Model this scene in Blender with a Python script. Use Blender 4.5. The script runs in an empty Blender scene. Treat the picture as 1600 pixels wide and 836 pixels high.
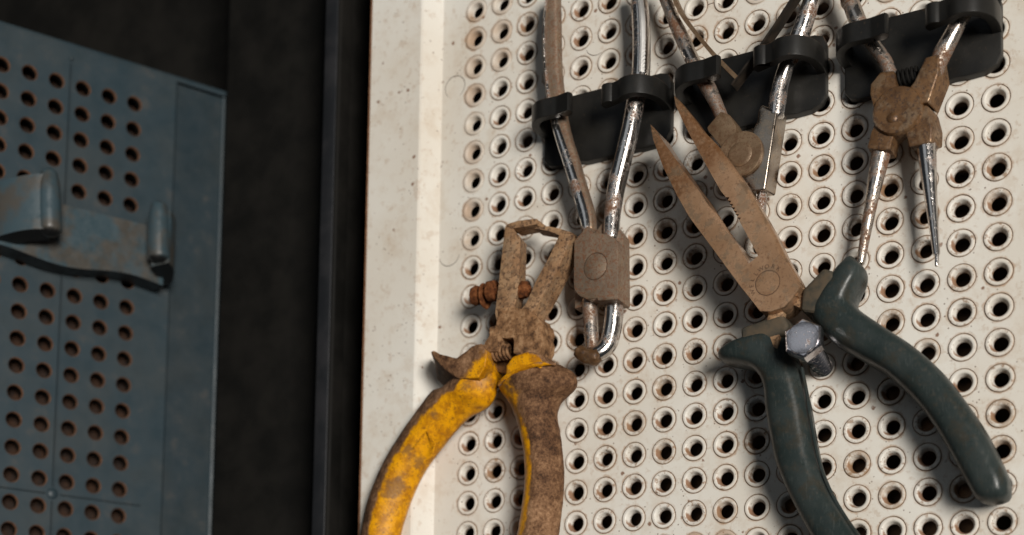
import bpy, bmesh, math, random
from mathutils import Vector, Matrix, noise
random.seed(7)
MM = 0.001                                   # everything below is written in millimetres
sc = bpy.context.scene
col = sc.collection

# ------------------------------------------------------------------ camera
# Board frame: x right, y down, z into the board, origin at the first eyelet; world = (x, z, -y).
CAM = Vector((247.289, 268.782, -410.282))
RROW = ((0.873232, -0.014717, 0.487082), (-0.030752, 0.995887, 0.085222), (-0.486333, -0.089397, 0.869188))
FPX, PPX, PPY = 2302.03, 800.0, 1050.96      # 35 mm lens, upper part of an upright picture
def W(x, y, z): return Vector((x, z, -y))    # board frame -> world axes (mm)
cd = bpy.data.cameras.new('camera')
cam = bpy.data.objects.new('camera', cd); col.objects.link(cam)
r, d, f = (W(*v) for v in RROW)
cam.matrix_world = Matrix(((r.x, -d.x, -f.x, CAM.x * MM), (r.y, -d.y, -f.y, CAM.z * MM), (r.z, -d.z, -f.z, -CAM.y * MM), (0, 0, 0, 1)))
cd.sensor_fit = 'HORIZONTAL'; cd.sensor_width = 24.0; cd.lens = FPX / 1600 * 24
cd.shift_y = (PPY - 418) / 1600
cd.clip_start = 0.01; cd.clip_end = 20
cd.dof.use_dof = True; cd.dof.focus_distance = 0.436; cd.dof.aperture_fstop = 6.3
sc.camera = cam

# ------------------------------------------------------------------ light
world = bpy.data.worlds.new('World'); sc.world = world; world.use_nodes = True
bg = world.node_tree.nodes['Background']; bg.inputs[0].default_value = (0.78, 0.88, 1.0, 1); bg.inputs[1].default_value = 0.028
def area(name, pos, target, size, energy, colr, size_y=None):
    l = bpy.data.lights.new(name, 'AREA'); l.energy = energy; l.color = colr
    l.shape = 'RECTANGLE'; l.size = size; l.size_y = size_y or size
    o = bpy.data.objects.new(name, l); col.objects.link(o)
    p = W(*pos) * MM; t = W(*target) * MM
    o.location = p; o.rotation_euler = (t - p).to_track_quat('-Z', 'Y').to_euler()
    return o
area('window_light', (2400, 130, -2500), (90, 100, 0), 0.85, 142, (1.0, 0.955, 0.895), 1.1)
area('sky_fill_light', (-150, -500, -1500), (60, 100, 0), 0.9, 1.0, (0.88, 0.94, 1.0))
sc.view_settings.view_transform = 'Standard'; sc.view_settings.look = 'None'
sc.view_settings.exposure = 0.0; sc.view_settings.gamma = 1.0; sc.view_settings.use_curve_mapping = False
sc.cycles.max_bounces = 6; sc.cycles.use_denoising = True

# ------------------------------------------------------------------ helpers
def at(u, v, h=0.0):
    """point of the board frame seen at photo position (u, v) that stands h mm off the board: returns world mm"""
    a, b = (u - PPX) / FPX, (v - PPY) / FPX
    dr = [RROW[0][i] * a + RROW[1][i] * b + RROW[2][i] for i in range(3)]
    t = (-h - CAM.z) / dr[2]
    return W(CAM.x + t * dr[0], CAM.y + t * dr[1], -h)
def slope(p):
    """sideways lean of the line of sight at p, per mm of depth (world x, z)"""
    k = CAM.z * -1 + p.y
    return Vector(((p.x - CAM.x) / k, 0, (p.z + CAM.y) / k))
def tag(o, label=None, cat=None, group=None, kind=None):
    for k, v in (('label', label), ('category', cat), ('group', group), ('kind', kind)):
        if v: o[k] = v
    return o
def thing(name, loc, label, cat, group=None):
    o = bpy.data.objects.new(name, None); col.objects.link(o); o.location = loc * MM; o.empty_display_size = .01
    return tag(o, label, cat, group)
def link(name, bm, m, parent=None, angle=35, loc=None):
    """mesh written in world mm -> object (local to its parent)"""
    base = Vector((0, 0, 0)); q = parent
    while q: base += q.location / MM; q = q.parent
    loc = loc if loc is not None else base
    for v in bm.verts: v.co = (v.co - loc) * MM
    bmesh.ops.recalc_face_normals(bm, faces=bm.faces[:])
    me = bpy.data.meshes.new(name); bm.to_mesh(me); bm.free()
    if angle:
        for p in me.polygons: p.use_smooth = True
        me.set_sharp_from_angle(angle=math.radians(angle))
    for mm_ in (m if isinstance(m, (list, tuple)) else [m]): me.materials.append(mm_)
    o = bpy.data.objects.new(name, me); col.objects.link(o)
    o.parent = parent; o.location = (loc - base) * MM
    return o
def catmull(P, sub, closed=False):
    n = len(P); out = []
    rng = range(n) if closed else range(n - 1)
    for i in rng:
        p0 = P[(i - 1) % n] if closed or i > 0 else P[0] * 2 - P[1]
        p1 = P[i]; p2 = P[(i + 1) % n]
        p3 = P[(i + 2) % n] if closed or i + 2 < n else P[-1] * 2 - P[-2]
        for k in range(sub):
            t = k / sub
            out.append(((p1 * 2) + (p2 - p0) * t + (p0 * 2 - p1 * 5 + p2 * 4 - p3) * t * t + (p1 * 3 - p0 - p2 * 3 + p3) * t ** 3) * .5)
    if not closed: out.append(P[-1].copy())
    return out
def rings_to_bm(bm, rings, cap=True):
    R = [[bm.verts.new(c) for c in rg] for rg in rings]
    n = len(R[0])
    for a, b in zip(R, R[1:]):
        for i in range(n): bm.faces.new((a[i], a[(i + 1) % n], b[(i + 1) % n], b[i]))
    if cap:
        bm.faces.new(R[0][::-1]); bm.faces.new(R[-1])
    return R
def sweep_bm(path, radii, seg=14, bm=None, sub=4, dome=True, power=1.0):
    """round or oval bar along a path (world mm); radii: (side, depth) per point"""
    bm = bm or bmesh.new()
    rad = [Vector((a, b, 0)) if not isinstance(a, Vector) else a for a, b in [(q if isinstance(q, tuple) else (q, q)) for q in radii]]
    P = catmull(path, sub) if sub > 1 else path; Rr = catmull(rad, sub) if sub > 1 else rad
    T = [(P[min(i + 1, len(P) - 1)] - P[max(i - 1, 0)]).normalized() for i in range(len(P))]
    n = Vector((0, -1, 0)); n = (n - T[0] * n.dot(T[0]))
    if n.length < .2: n = Vector((1, 0, 0)); n -= T[0] * n.dot(T[0])
    n.normalize(); rings = []
    def ring(c, t, n, a, b):
        s = t.cross(n); out = []
        for k in range(seg):
            th = 2 * math.pi * k / seg; cx, sy = math.cos(th), math.sin(th)
            cx = math.copysign(abs(cx) ** power, cx); sy = math.copysign(abs(sy) ** power, sy)
            out.append(c + s * (a * cx) + n * (b * sy))
        return out
    for i, p in enumerate(P):
        n = (n - T[i] * n.dot(T[i])).normalized()
        a, b = max(Rr[i].x, .02), max(Rr[i].y, .02)
        if dome and i == 0:
            for q in (.25, .6, .87): rings.append(ring(p - T[i] * min(a, b) * .8 * (1 - q) , T[i], n, a * math.sin(q * math.pi / 2), b * math.sin(q * math.pi / 2)))
        rings.append(ring(p, T[i], n, a, b))
        if dome and i == len(P) - 1:
            for q in (.87, .6, .25): rings.append(ring(p + T[i] * min(a, b) * .8 * (1 - q), T[i], n, a * math.sin(q * math.pi / 2), b * math.sin(q * math.pi / 2)))
    rings_to_bm(bm, rings)
    return bm
def bar(name, pts, m, parent, depth=None, seg=16, power=1.0, sub=4, dome=True):
    """bar traced by its two edges: pts = (u1, v1, u2, v2, h); depth = half depth (None: round)"""
    path = []; rad = []
    for u1, v1, u2, v2, h in pts:
        a, b = at(u1, v1, h), at(u2, v2, h); c = (a + b) / 2
        A = (b - a).length / 2; s = slope(c).dot((b - a).normalized())
        if depth is None: rr = A / math.sqrt(1 + s * s); rad.append((rr, rr))
        else: rad.append((math.sqrt(max(A * A - (depth * s) ** 2, (A * .5) ** 2)), depth))
        path.append(c)
    return link(name, sweep_bm(path, rad, seg, sub=sub, power=power, dome=dome), m, parent)
def plate_bm(front, hf, hb, back=None, bevel=.5, smooth=False, seg=2, world_pts=False, bm=None, big=None):
    """slab with a traced front outline at height hf, reaching back to hb; back: another outline with as many points"""
    if world_pts: F = [p.copy() for p in front]
    else: F = [at(p[0], p[1], p[2] if len(p) > 2 else hf) for p in front]
    B = [at(p[0], p[1], p[2] if len(p) > 2 else hb) for p in back] if back else [p + Vector((0, (-hb) - (-hf), 0)) if len(front[0]) < 3 or world_pts else Vector((p.x, -hb, p.z)) for p in F]
    if smooth: F = catmull(F, 4, True); B = catmull(B, 4, True)
    bm = bm or bmesh.new()
    fv = [bm.verts.new(p) for p in F]; bv = [bm.verts.new(p) for p in B]; n = len(fv)
    top = bm.faces.new(fv); bm.faces.new(bv[::-1])
    for i in range(n): bm.faces.new((fv[i], bv[i], bv[(i + 1) % n], fv[(i + 1) % n]))
    bm.normal_update()
    if big:      # (first, last, width): a wide rounded edge along part of the front outline
        bmesh.ops.bevel(bm, geom=[bm.edges.get((fv[i % n], fv[(i + 1) % n])) for i in range(big[0], big[1])], offset=big[2], segments=4, profile=.55, affect='EDGES', clamp_overlap=True)
    elif bevel:
        es = [e for e in bm.edges if e.verts[0] in fv and e.verts[1] in fv]
        es += [bm.edges.get((fv[i], bv[i])) for i in range(n)] if not smooth else []
        bmesh.ops.bevel(bm, geom=[e for e in es if e], offset=bevel, segments=seg, profile=.6, affect='EDGES', clamp_overlap=True)
    return bm
def slab(name, front, hf, hb, m, parent, **k): return link(name, plate_bm(front, hf, hb, **k), m, parent)
def grip_bm(pairs, seg=24, sub=5, power=.8):
    """moulded grip: pairs of edge points (u1,v1,u2,v2,h,half depth)"""
    path = []; vec = []; dep = []
    for u1, v1, u2, v2, h, dp in pairs:
        a, b = at(u1, v1, h), at(u2, v2, h); c = (a + b) / 2; A = (b - a).length / 2
        w = (b - a).normalized(); s = slope(c).dot(w)
        a2 = math.sqrt(max(A * A - (dp * s * .85) ** 2, (A * .6) ** 2))
        path.append(c); vec.append(w * a2); dep.append(Vector((dp, 0, 0)))
    P = catmull(path, sub); V = catmull(vec, sub); D = catmull(dep, sub)
    rings = []
    def ring(c, v, dp, k=1.0):
        out = []
        for i in range(seg):
            th = 2 * math.pi * i / seg; cx, sy = math.cos(th), math.sin(th)
            cx = math.copysign(abs(cx) ** power, cx); sy = math.copysign(abs(sy) ** power, sy)
            out.append(c + v * (cx * k) + Vector((0, -1, 0)) * (dp * sy * k))
        return out
    t0 = (P[1] - P[0]).normalized(); t1 = (P[-1] - P[-2]).normalized()
    for q, o in ((.55, 1.0), (.85, .6)): rings.append(ring(P[0] - t0 * o, V[0], D[0].x, q))
    for i in range(len(P)): rings.append(ring(P[i], V[i], D[i].x))
    for q, o in ((.92, .35), (.75, .7), (.45, .95), (.15, 1.02)): rings.append(ring(P[-1] + t1 * o * V[-1].length * .6, V[-1], D[-1].x, q))
    bm = bmesh.new(); rings_to_bm(bm, rings)
    return bm
def roughen(bm, amp, scale, seed=0):
    bm.normal_update()
    mv = [(v, v.normal * amp * (noise.noise(v.co * scale + Vector((seed, 0, 0))) + .5 * noise.noise(v.co * scale * 2.7 + Vector((0, seed, 0))))) for v in bm.verts]
    for v, dlt in mv: v.co += dlt
    return bm
def lathe_bm(profile, origin, axis, seg=24, bm=None, cap=True):
    """profile (r, t): radius and distance along the axis"""
    bm = bm or bmesh.new(); ax = axis.normalized()
    s = ax.cross(Vector((0, 0, 1)));
    if s.length < .1: s = ax.cross(Vector((1, 0, 0)))
    s.normalize(); q = ax.cross(s)
    rings = [[origin + ax * t + (s * math.cos(2 * math.pi * k / seg) + q * math.sin(2 * math.pi * k / seg)) * rr for k in range(seg)] for rr, t in profile]
    rings_to_bm(bm, rings, cap)
    return bm
def helix_bm(p0, p1, R, turns, wire, seg=8, per=14):
    ax = (p1 - p0).normalized(); s = ax.cross(Vector((0, 0, 1))).normalized(); q = ax.cross(s); n = int(turns * per)
    path = [p0 + (p1 - p0) * (i / n) + (s * math.cos(2 * math.pi * i / per) + q * math.sin(2 * math.pi * i / per)) * R for i in range(n + 1)]
    return sweep_bm(path, [wire] * len(path), seg, sub=1)

# ------------------------------------------------------------------ materials
class N:
    def __init__(s, name):
        s.m = bpy.data.materials.new(name); s.m.use_nodes = True; s.t = s.m.node_tree
        s.b = s.t.nodes['Principled BSDF']; s.geo = s.t.nodes.new('ShaderNodeNewGeometry')
        v = s.t.nodes.new('ShaderNodeVectorMath'); v.operation = 'SCALE'; v.inputs['Scale'].default_value = 1000
        s.t.links.new(s.geo.outputs['Position'], v.inputs[0]); s.pos = v.outputs[0]
    def new(s, ty, **k):
        n = s.t.nodes.new(ty)
        for a, b in k.items(): setattr(n, a, b)
        return n
    def put(s, sock, val):
        if hasattr(val, 'node'): s.t.links.new(val, sock)
        elif isinstance(val, (tuple, list)): sock.default_value = tuple(val) + ((1,) if len(val) == 3 and sock.type == 'RGBA' else ())
        else: sock.default_value = val
    def noise(s, scale, detail=4, rough=.55, vec=None, dist=0):
        n = s.new('ShaderNodeTexNoise'); s.put(n.inputs['Vector'], vec or s.pos); n.inputs['Scale'].default_value = scale
        n.inputs['Detail'].default_value = detail; n.inputs['Roughness'].default_value = rough; n.inputs['Distortion'].default_value = dist
        return n.outputs['Fac']
    def voro(s, scale, vec=None, feature='F1'):
        n = s.new('ShaderNodeTexVoronoi', feature=feature); s.put(n.inputs['Vector'], vec or s.pos); n.inputs['Scale'].default_value = scale
        return n.outputs['Distance']
    def ramp(s, fac, stops):
        n = s.new('ShaderNodeValToRGB'); s.put(n.inputs[0], fac); e = n.color_ramp.elements
        while len(e) < len(stops): e.new(.5)
        for i, (p, c) in enumerate(stops):
            e[i].position = p; e[i].color = (c, c, c, 1) if isinstance(c, (int, float)) else tuple(c) + (1,)
        return n.outputs[0]
    def step(s, fac, a, b):
        n = s.new('ShaderNodeMapRange', interpolation_type='SMOOTHSTEP'); s.put(n.inputs['Value'], fac)
        lo, hi, t0, t1 = (a, b, 0.0, 1.0) if a < b else (b, a, 1.0, 0.0)
        for k, v in (('From Min', lo), ('From Max', hi), ('To Min', t0), ('To Max', t1)): n.inputs[k].default_value = v
        return n.outputs[0]
    def along(s, p0, d):
        """distance in mm from p0 along d"""
        d = d.normalized(); n = s.new('ShaderNodeVectorMath', operation='DOT_PRODUCT'); s.put(n.inputs[0], s.pos); n.inputs[1].default_value = d
        return s.math('SUBTRACT', n.outputs['Value'], p0.dot(d))
    def mix(s, fac, a, b):
        n = s.new('ShaderNodeMix', data_type='RGBA'); s.put(n.inputs[0], fac); s.put(n.inputs[6], a); s.put(n.inputs[7], b); return n.outputs[2]
    def math(s, op, a, b=0.0, clamp=False):
        n = s.new('ShaderNodeMath', operation=op, use_clamp=clamp); s.put(n.inputs[0], a); s.put(n.inputs[1], b); return n.outputs[0]
    def scaled(s, v3):
        n = s.new('ShaderNodeVectorMath', operation='MULTIPLY'); s.put(n.inputs[0], s.pos); n.inputs[1].default_value = v3; return n.outputs[0]
    def bump(s, h, dist, strength=1.0, nrm=None):
        n = s.new('ShaderNodeBump'); s.put(n.inputs['Height'], h); n.inputs['Distance'].default_value = dist * MM; n.inputs['Strength'].default_value = strength
        if nrm: s.put(n.inputs['Normal'], nrm)
        return n.outputs[0]
    def out(s, base, rough, metal=0.0, nrm=None, spec=None):
        s.put(s.b.inputs['Base Color'], base); s.put(s.b.inputs['Roughness'], rough); s.put(s.b.inputs['Metallic'], metal)
        if nrm: s.put(s.b.inputs['Normal'], nrm)
        if spec is not None: s.put(s.b.inputs['Specular IOR Level'], spec)
        return s.m
def m_enamel():
    n = N('white_enamel')
    big = n.noise(.018, 3); c = n.mix(n.step(big, .3, .75), (.70, .675, .615), (.62, .57, .49))
    mid = n.noise(.10, 6, .68); c = n.mix(n.math('MULTIPLY', n.step(mid, .48, .68), .32), c, (.47, .36, .25))
    smear = n.noise(.30, 6, .72); c = n.mix(n.math('MULTIPLY', n.step(smear, .55, .64), .34), c, (.40, .27, .17))
    wob = n.math('MULTIPLY', n.math('SUBTRACT', n.noise(1.3, 4, .7), .5), .22)
    sp = n.math('MULTIPLY', n.step(n.math('ADD', n.voro(.17), wob), .13, .08), n.step(n.noise(.07, 2), .47, .53))
    c = n.mix(n.math('MULTIPLY', sp, .85), c, (.17, .07, .028))
    sp2 = n.math('MULTIPLY', n.step(n.math('ADD', n.voro(.55), wob), .16, .09), n.step(n.noise(.13, 3), .48, .56))
    c = n.mix(n.math('MULTIPLY', sp2, .8), c, (.11, .055, .028))
    grit = n.step(n.noise(2.6, 4, .75), .64, .70); c = n.mix(n.math('MULTIPLY', grit, .5), c, (.20, .13, .08))
    sx = n.new('ShaderNodeSeparateXYZ'); n.put(sx.inputs[0], n.pos)
    cell = [n.math('SUBTRACT', n.math('FLOORED_MODULO', n.math('ADD', sx.outputs[k], 1005.0), 10.0), 5.0) for k in (0, 2)]
    dist = n.math('SQRT', n.math('ADD', n.math('MULTIPLY', cell[0], cell[0]), n.math('MULTIPLY', cell[1], cell[1])))
    onfield = n.math('MULTIPLY', n.step(sx.outputs[0], -6.0, -5.0), n.step(sx.outputs[0], 176.0, 175.0))
    halo = n.math('MULTIPLY', n.step(n.math('ADD', dist, n.math('MULTIPLY', n.math('SUBTRACT', n.noise(.5, 4, .65), .5), 2.2)), 4.7, 4.1), onfield)
    c = n.mix(n.math('MULTIPLY', halo, n.ramp(n.noise(.06, 3), [(.38, .08), (.62, .68)])), c, (.36, .21, .11))
    bp = n.bump(n.noise(.5, 3), .05, .5); bp = n.bump(n.noise(4, 3), .012, .6, bp)
    return n.out(c, n.ramp(mid, [(.3, .42), (.7, .62)]), 0, bp, .35)
def m_eyelet():
    n = N('eyelet_enamel')
    tc = n.new('ShaderNodeTexCoord'); sx = n.new('ShaderNodeSeparateXYZ'); n.put(sx.inputs[0], tc.outputs['Object'])
    x = n.math('MULTIPLY', sx.outputs[0], 1000); y = n.math('MULTIPLY', sx.outputs[1], 1000); z = n.math('MULTIPLY', sx.outputs[2], 1000)
    rr = n.math('SQRT', n.math('ADD', n.math('MULTIPLY', x, x), n.math('MULTIPLY', z, z)))
    rnd = n.new('ShaderNodeObjectInfo').outputs['Random']
    big = n.noise(.018, 3); c = n.mix(n.step(big, .3, .75), (.71, .68, .62), (.63, .58, .50))
    jit = n.math('MULTIPLY', n.math('SUBTRACT', n.noise(.9, 4, .6), .5), 1.1)
    # grime caught in the seam round the rim
    seam = n.step(n.math('ADD', rr, n.math('MULTIPLY', jit, .22)), 3.70, 3.9)
    c = n.mix(n.math('MULTIPLY', seam, n.math('ADD', .55, n.math('MULTIPLY', n.noise(.12, 3), .6), True)), c, (.10, .05, .024))
    lip = n.math('MULTIPLY', n.step(n.math('ADD', rr, n.math('MULTIPLY', jit, .5)), 3.35, 3.85), .35)
    c = n.mix(lip, c, (.42, .28, .17))
    # rust that collects at the low side of the throat
    low = n.math('ADD', n.math('ADD', n.math('MULTIPLY', z, -1.0), n.math('MULTIPLY', x, -.45)), n.math('MULTIPLY', jit, 1.3))
    low = n.math('ADD', low, n.math('SUBTRACT', n.math('MULTIPLY', rnd, 2.4), 1.0))
    thr = n.math('MULTIPLY', n.step(low, .9, 2.0), n.step(n.math('ADD', rr, n.math('MULTIPLY', jit, .7)), 2.95, 2.62))
    c = n.mix(n.math('MULTIPLY', thr, .85), c, (.22, .085, .024))
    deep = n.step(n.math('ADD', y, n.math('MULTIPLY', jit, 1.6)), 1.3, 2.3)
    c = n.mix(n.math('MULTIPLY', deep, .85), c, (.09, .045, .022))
    fl = n.math('MULTIPLY', n.step(n.noise(.6, 5, .7), .53, .62), n.step(n.noise(.045, 2), .44, .56))
    c = n.mix(n.math('MULTIPLY', fl, .7), c, (.24, .12, .05))
    dirty = n.math('MULTIPLY', n.step(rnd, .72, 1.0), n.step(n.noise(.4, 5, .7), .38, .58)); c = n.mix(n.math('MULTIPLY', dirty, .6), c, (.30, .18, .09))
    chip = n.math('MULTIPLY', n.step(n.noise(1.1, 5, .75), .60, .65), n.step(n.noise(.05, 2), .46, .54)); c = n.mix(n.math('MULTIPLY', chip, .85), c, (.09, .04, .018))
    return n.out(c, .45, 0, n.bump(n.math('ADD', n.noise(3, 3), n.math('MULTIPLY', chip, -1.5)), .03, .6), .4)
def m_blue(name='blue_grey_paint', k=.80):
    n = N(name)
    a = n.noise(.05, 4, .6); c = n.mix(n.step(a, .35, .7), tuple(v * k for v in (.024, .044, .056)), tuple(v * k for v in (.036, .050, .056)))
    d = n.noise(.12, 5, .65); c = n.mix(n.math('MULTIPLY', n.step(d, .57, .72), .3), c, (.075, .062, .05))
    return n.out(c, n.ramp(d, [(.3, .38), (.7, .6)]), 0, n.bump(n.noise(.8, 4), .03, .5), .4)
def simple(name, c1, c2, scale, r1, r2, metal=0.0, bump=.03, bscale=2.0, spec=.4):
    n = N(name); a = n.noise(scale, 5, .62)
    return n.out(n.mix(n.step(a, .35, .68), c1, c2), n.ramp(a, [(.3, r1), (.7, r2)]), metal, n.bump(n.noise(bscale, 4), bump, .7), spec)
def m_chrome(name, rust=.5, base=(.64, .61, .58), dull=.17):
    """plated steel with pits and rust bloom; rust 0..1 = how far it has spread"""
    n = N(name)
    pit = n.noise(1.5, 6, .75); blo = n.noise(.13, 5, .65)
    lim = .60 - .095 * rust
    spots = n.step(n.math('ADD', n.math('MULTIPLY', pit, .50), n.math('MULTIPLY', blo, .54)), lim, lim + .05)
    film = n.math('MULTIPLY', n.step(blo, .60 - .22 * rust, .80 - .2 * rust), .75)
    c = n.mix(film, base, (.26, .19, .135)); c = n.mix(n.math('MULTIPLY', spots, .92), c, n.mix(pit, (.20, .075, .025), (.07, .035, .02)))
    ro = n.math('ADD', n.math('MULTIPLY', spots, .5), n.math('ADD', n.math('MULTIPLY', film, .35), dull), True)
    me = n.math('SUBTRACT', 1.0, n.math('ADD', n.math('MULTIPLY', spots, .85), n.math('MULTIPLY', film, .35), True), True)
    return n.out(c, ro, me, n.bump(n.math('ADD', n.math('MULTIPLY', spots, -.6), n.math('MULTIPLY', n.noise(1.1, 3), .8)), .045, .8))
def m_steel(name, c1, c2, c3, rough=.5, metal=.55, spot=.6, bump=.05, tip=None, k_=1.0):
    """worn bare steel with a brown film and dark rust specks"""
    n = N(name); a = n.noise(.13, 5, .6); b = n.noise(1.6 * k_, 5, .7)
    c = n.mix(n.step(a, .35, .68), c1, c2)
    sp = n.step(b, spot - .03, spot + .03); c = n.mix(n.math('MULTIPLY', sp, .8), c, c3)
    if tip:
        k = n.step(n.math('ADD', n.along(tip[0], tip[1]), n.math('MULTIPLY', n.math('SUBTRACT', a, .5), 16.0)), 0.0, tip[2])
        k = n.math('MULTIPLY', k, n.ramp(n.noise(.8, 5, .7), [(.36, .35), (.56, 1.0)])); c = n.mix(k, c, (.19, .085, .032))
    fine = n.noise(9 * k_, 2); c = n.mix(n.math('MULTIPLY', n.step(fine, .45, .7), .2), c, (.05, .035, .025))
    med = n.noise(.75 * k_, 6, .75); c = n.mix(n.math('MULTIPLY', n.step(med, spot - .06, spot + .03), .55), c, c3)
    lite = n.noise(.5, 5, .7); c = n.mix(n.math('MULTIPLY', n.step(lite, .56, .68), .22), c, (.40, .28, .18))
    bare = n.math('MULTIPLY', n.step(n.noise(.20, 6, .7), .50, .62), n.math('SUBTRACT', 1.0, sp)); bare = n.math('MULTIPLY', bare, .45)
    c = n.mix(bare, c, (.40, .285, .18))
    return n.out(c, n.math('SUBTRACT', n.math('ADD', rough, n.math('MULTIPLY', sp, .25)), n.math('MULTIPLY', bare, .22)), n.math('ADD', n.math('SUBTRACT', metal, n.math('MULTIPLY', sp, metal)), n.math('MULTIPLY', bare, .6), True), n.bump(n.math('ADD', n.math('MULTIPLY', b, .8), n.math('MULTIPLY', fine, .3)), bump, .8))
def m_rustcrust():
    n = N('rust_crust'); a = n.noise(.35, 6, .7); b = n.noise(1.8, 5, .7)
    c = n.ramp(a, [(.36, (.07, .036, .019)), (.5, (.24, .125, .058)), (.62, (.37, .22, .115))])
    c = n.mix(n.math('MULTIPLY', n.step(b, .56, .64), .85), c, (.05, .026, .015))
    return n.out(c, .85, .1, n.bump(n.math('ADD', a, b), .22, .9), .2)
def m_rustorange():
    n = N('rust_orange'); a = n.noise(.6, 6, .7)
    c = n.ramp(a, [(.36, (.03, .013, .007)), (.5, (.12, .038, .012)), (.66, (.23, .09, .034))])
    return n.out(c, .9, 0, n.bump(n.noise(1.6, 5, .7), .2, .9), .15)
def m_yellow(name, grime_axis, thr, dusty=None):
    """yellow moulding with ground-in brown grime on one flank (grime_axis); dusty: (point, direction, mm) where a crust covers it"""
    n = N(name); dt = n.new('ShaderNodeVectorMath', operation='DOT_PRODUCT'); n.put(dt.inputs[0], n.geo.outputs['Normal']); dt.inputs[1].default_value = grime_axis
    big = n.noise(.09, 5, .62); fine = n.noise(1.0, 6, .75); mid = n.noise(.26, 6, .7)
    y = n.mix(n.step(mid, .40, .62), (.72, .32, .003), (.42, .165, .004))
    g = n.math('ADD', dt.outputs['Value'], n.math('MULTIPLY', n.math('SUBTRACT', big, .5), .9))
    g = n.math('ADD', g, n.math('MULTIPLY', n.math('SUBTRACT', mid, .5), .8))
    g = n.step(g, thr, thr + .28)
    if dusty:
        k = n.math('ADD', n.along(dusty[0], dusty[1]), n.math('MULTIPLY', n.math('SUBTRACT', mid, .5), 9.0))
        g = n.math('MAXIMUM', g, n.step(k, 0.0, dusty[2]))
    br = n.ramp(n.math('ADD', n.math('MULTIPLY', fine, .36), n.math('ADD', n.math('MULTIPLY', mid, .28), n.math('MULTIPLY', n.noise(.075, 5, .65), .36))), [(.40, (.022, .011, .006)), (.47, (.095, .045, .021)), (.54, (.20, .105, .052)), (.62, (.36, .21, .115))])
    sp = n.math('MULTIPLY', n.step(fine, .55, .62), .6)
    c = n.mix(sp, y, (.10, .045, .016)); c = n.mix(n.math('MULTIPLY', n.step(big, .53, .63), .75), c, (.17, .085, .033)); c = n.mix(g, c, br)
    return n.out(c, n.math('ADD', .36, n.math('MULTIPLY', g, .45)), 0, n.bump(n.math('ADD', n.math('MULTIPLY', fine, .9), mid), .16, .9), .22)
def m_green():
    n = N('green_grip'); a = n.noise(.07, 5, .6); b = n.noise(.5, 5, .7); sc_ = n.noise(1.0, 3, .5, n.scaled((3.0, .5, .4)))
    c = n.mix(n.step(a, .35, .68), (.018, .026, .025), (.033, .041, .039))
    c = n.mix(n.math('MULTIPLY', n.step(n.noise(.16, 6, .7), .50, .66), .6), c, (.040, .033, .022))
    c = n.mix(n.math('MULTIPLY', n.step(b, .56, .66), .5), c, (.055, .05, .04)); c = n.mix(n.math('MULTIPLY', n.step(sc_, .60, .68), .35), c, (.075, .085, .08))
    nick = n.step(n.noise(2.2, 4, .75), .66, .71); c = n.mix(n.math('MULTIPLY', nick, .6), c, (.13, .12, .10))
    return n.out(c, n.ramp(b, [(.3, .22), (.75, .5)]), 0, n.bump(n.noise(1.2, 4), .06, .6), .22)
def m_black():
    n = N('black_plastic'); sx = n.new('ShaderNodeSeparateXYZ'); n.put(sx.inputs[0], n.geo.outputs['Normal'])
    a = n.noise(.4, 5, .65); b = n.noise(.08, 4)
    c = n.mix(n.step(b, .35, .7), (.007, .0067, .006), (.016, .015, .013))
    dust_shade = n.math('MULTIPLY', n.step(n.math('ADD', sx.outputs[2], n.math('MULTIPLY', n.math('SUBTRACT', a, .5), .7)), .22, .65), .85)
    c = n.mix(dust_shade, c, (.17, .095, .05))
    c = n.mix(n.math('MULTIPLY', n.step(n.noise(1.1, 5, .7), .62, .7), .25), c, (.12, .08, .05))
    return n.out(c, n.math('ADD', .42, n.math('MULTIPLY', dust_shade, .4)), 0, n.bump(n.noise(1.5, 4), .04, .6), .34)
ENAMEL = m_enamel(); EYELET = m_eyelet(); BLUE = m_blue(); FLANGE = m_blue('darker_blue_grey', .62)  # FLANGE is the same blue-grey scaled darker
HOLERUST = simple('rusty_hole_edge', (.075, .032, .014), (.15, .07, .034), .5, .7, .9, 0, .05)
RUSTEDGE = simple('rusty_edge', (.20, .09, .04), (.34, .17, .09), .5, .7, .9, 0, .05)
BACKING = simple('rusty_backing', (.045, .024, .013), (.09, .048, .022), .12, .8, .95, 0, .1)
HOLE_SHADE = simple('shaded_hole_backing', (.012, .005, .002), (.034, .014, .0055), .3, .8, .95, 0, .1)  # near-black brown stands in for the darkness inside the door holes
DARK = simple('black_cabinet_paint', (.005, .0047, .004), (.010, .009, .0075), .05, .6, .85, 0, .03, 2.0, .15)
RODM = simple('dark_rail_paint', (.011, .012, .014), (.020, .020, .022), .08, .45, .6, .1, .03)
CHROME = m_chrome('worn_chrome', .62); CHROME2 = m_chrome('rusty_chrome', .95, (.52, .47, .42), .24); CLEAN = m_chrome('bright_zinc', .1, (.66, .63, .65), .22)
PLATE = m_steel('dull_steel', (.19, .145, .105), (.25, .185, .13), (.15, .05, .014), .46, .35, .56, .07)
BLOCK = m_steel('bright_worn_steel', (.30, .255, .21), (.36, .31, .26), (.13, .055, .022), .25, .92, .64, .03)
PLATEB = m_steel('brown_steel', (.15, .095, .052), (.21, .14, .082), (.085, .036, .014), .48, .35, .57, .08)
TAN = m_steel('tan_steel', (.34, .195, .105), (.43, .260, .15), (.10, .04, .015), .30, .42, .61, .04, (at(1112, 270, 23), at(1040, 175, 23) - at(1150, 330, 23), 6.0))
JAWRUST = m_steel('rusty_jaw', (.27, .145, .068), (.40, .24, .125), (.055, .026, .013), .6, .08, .56, .14, None, .55)
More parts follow.
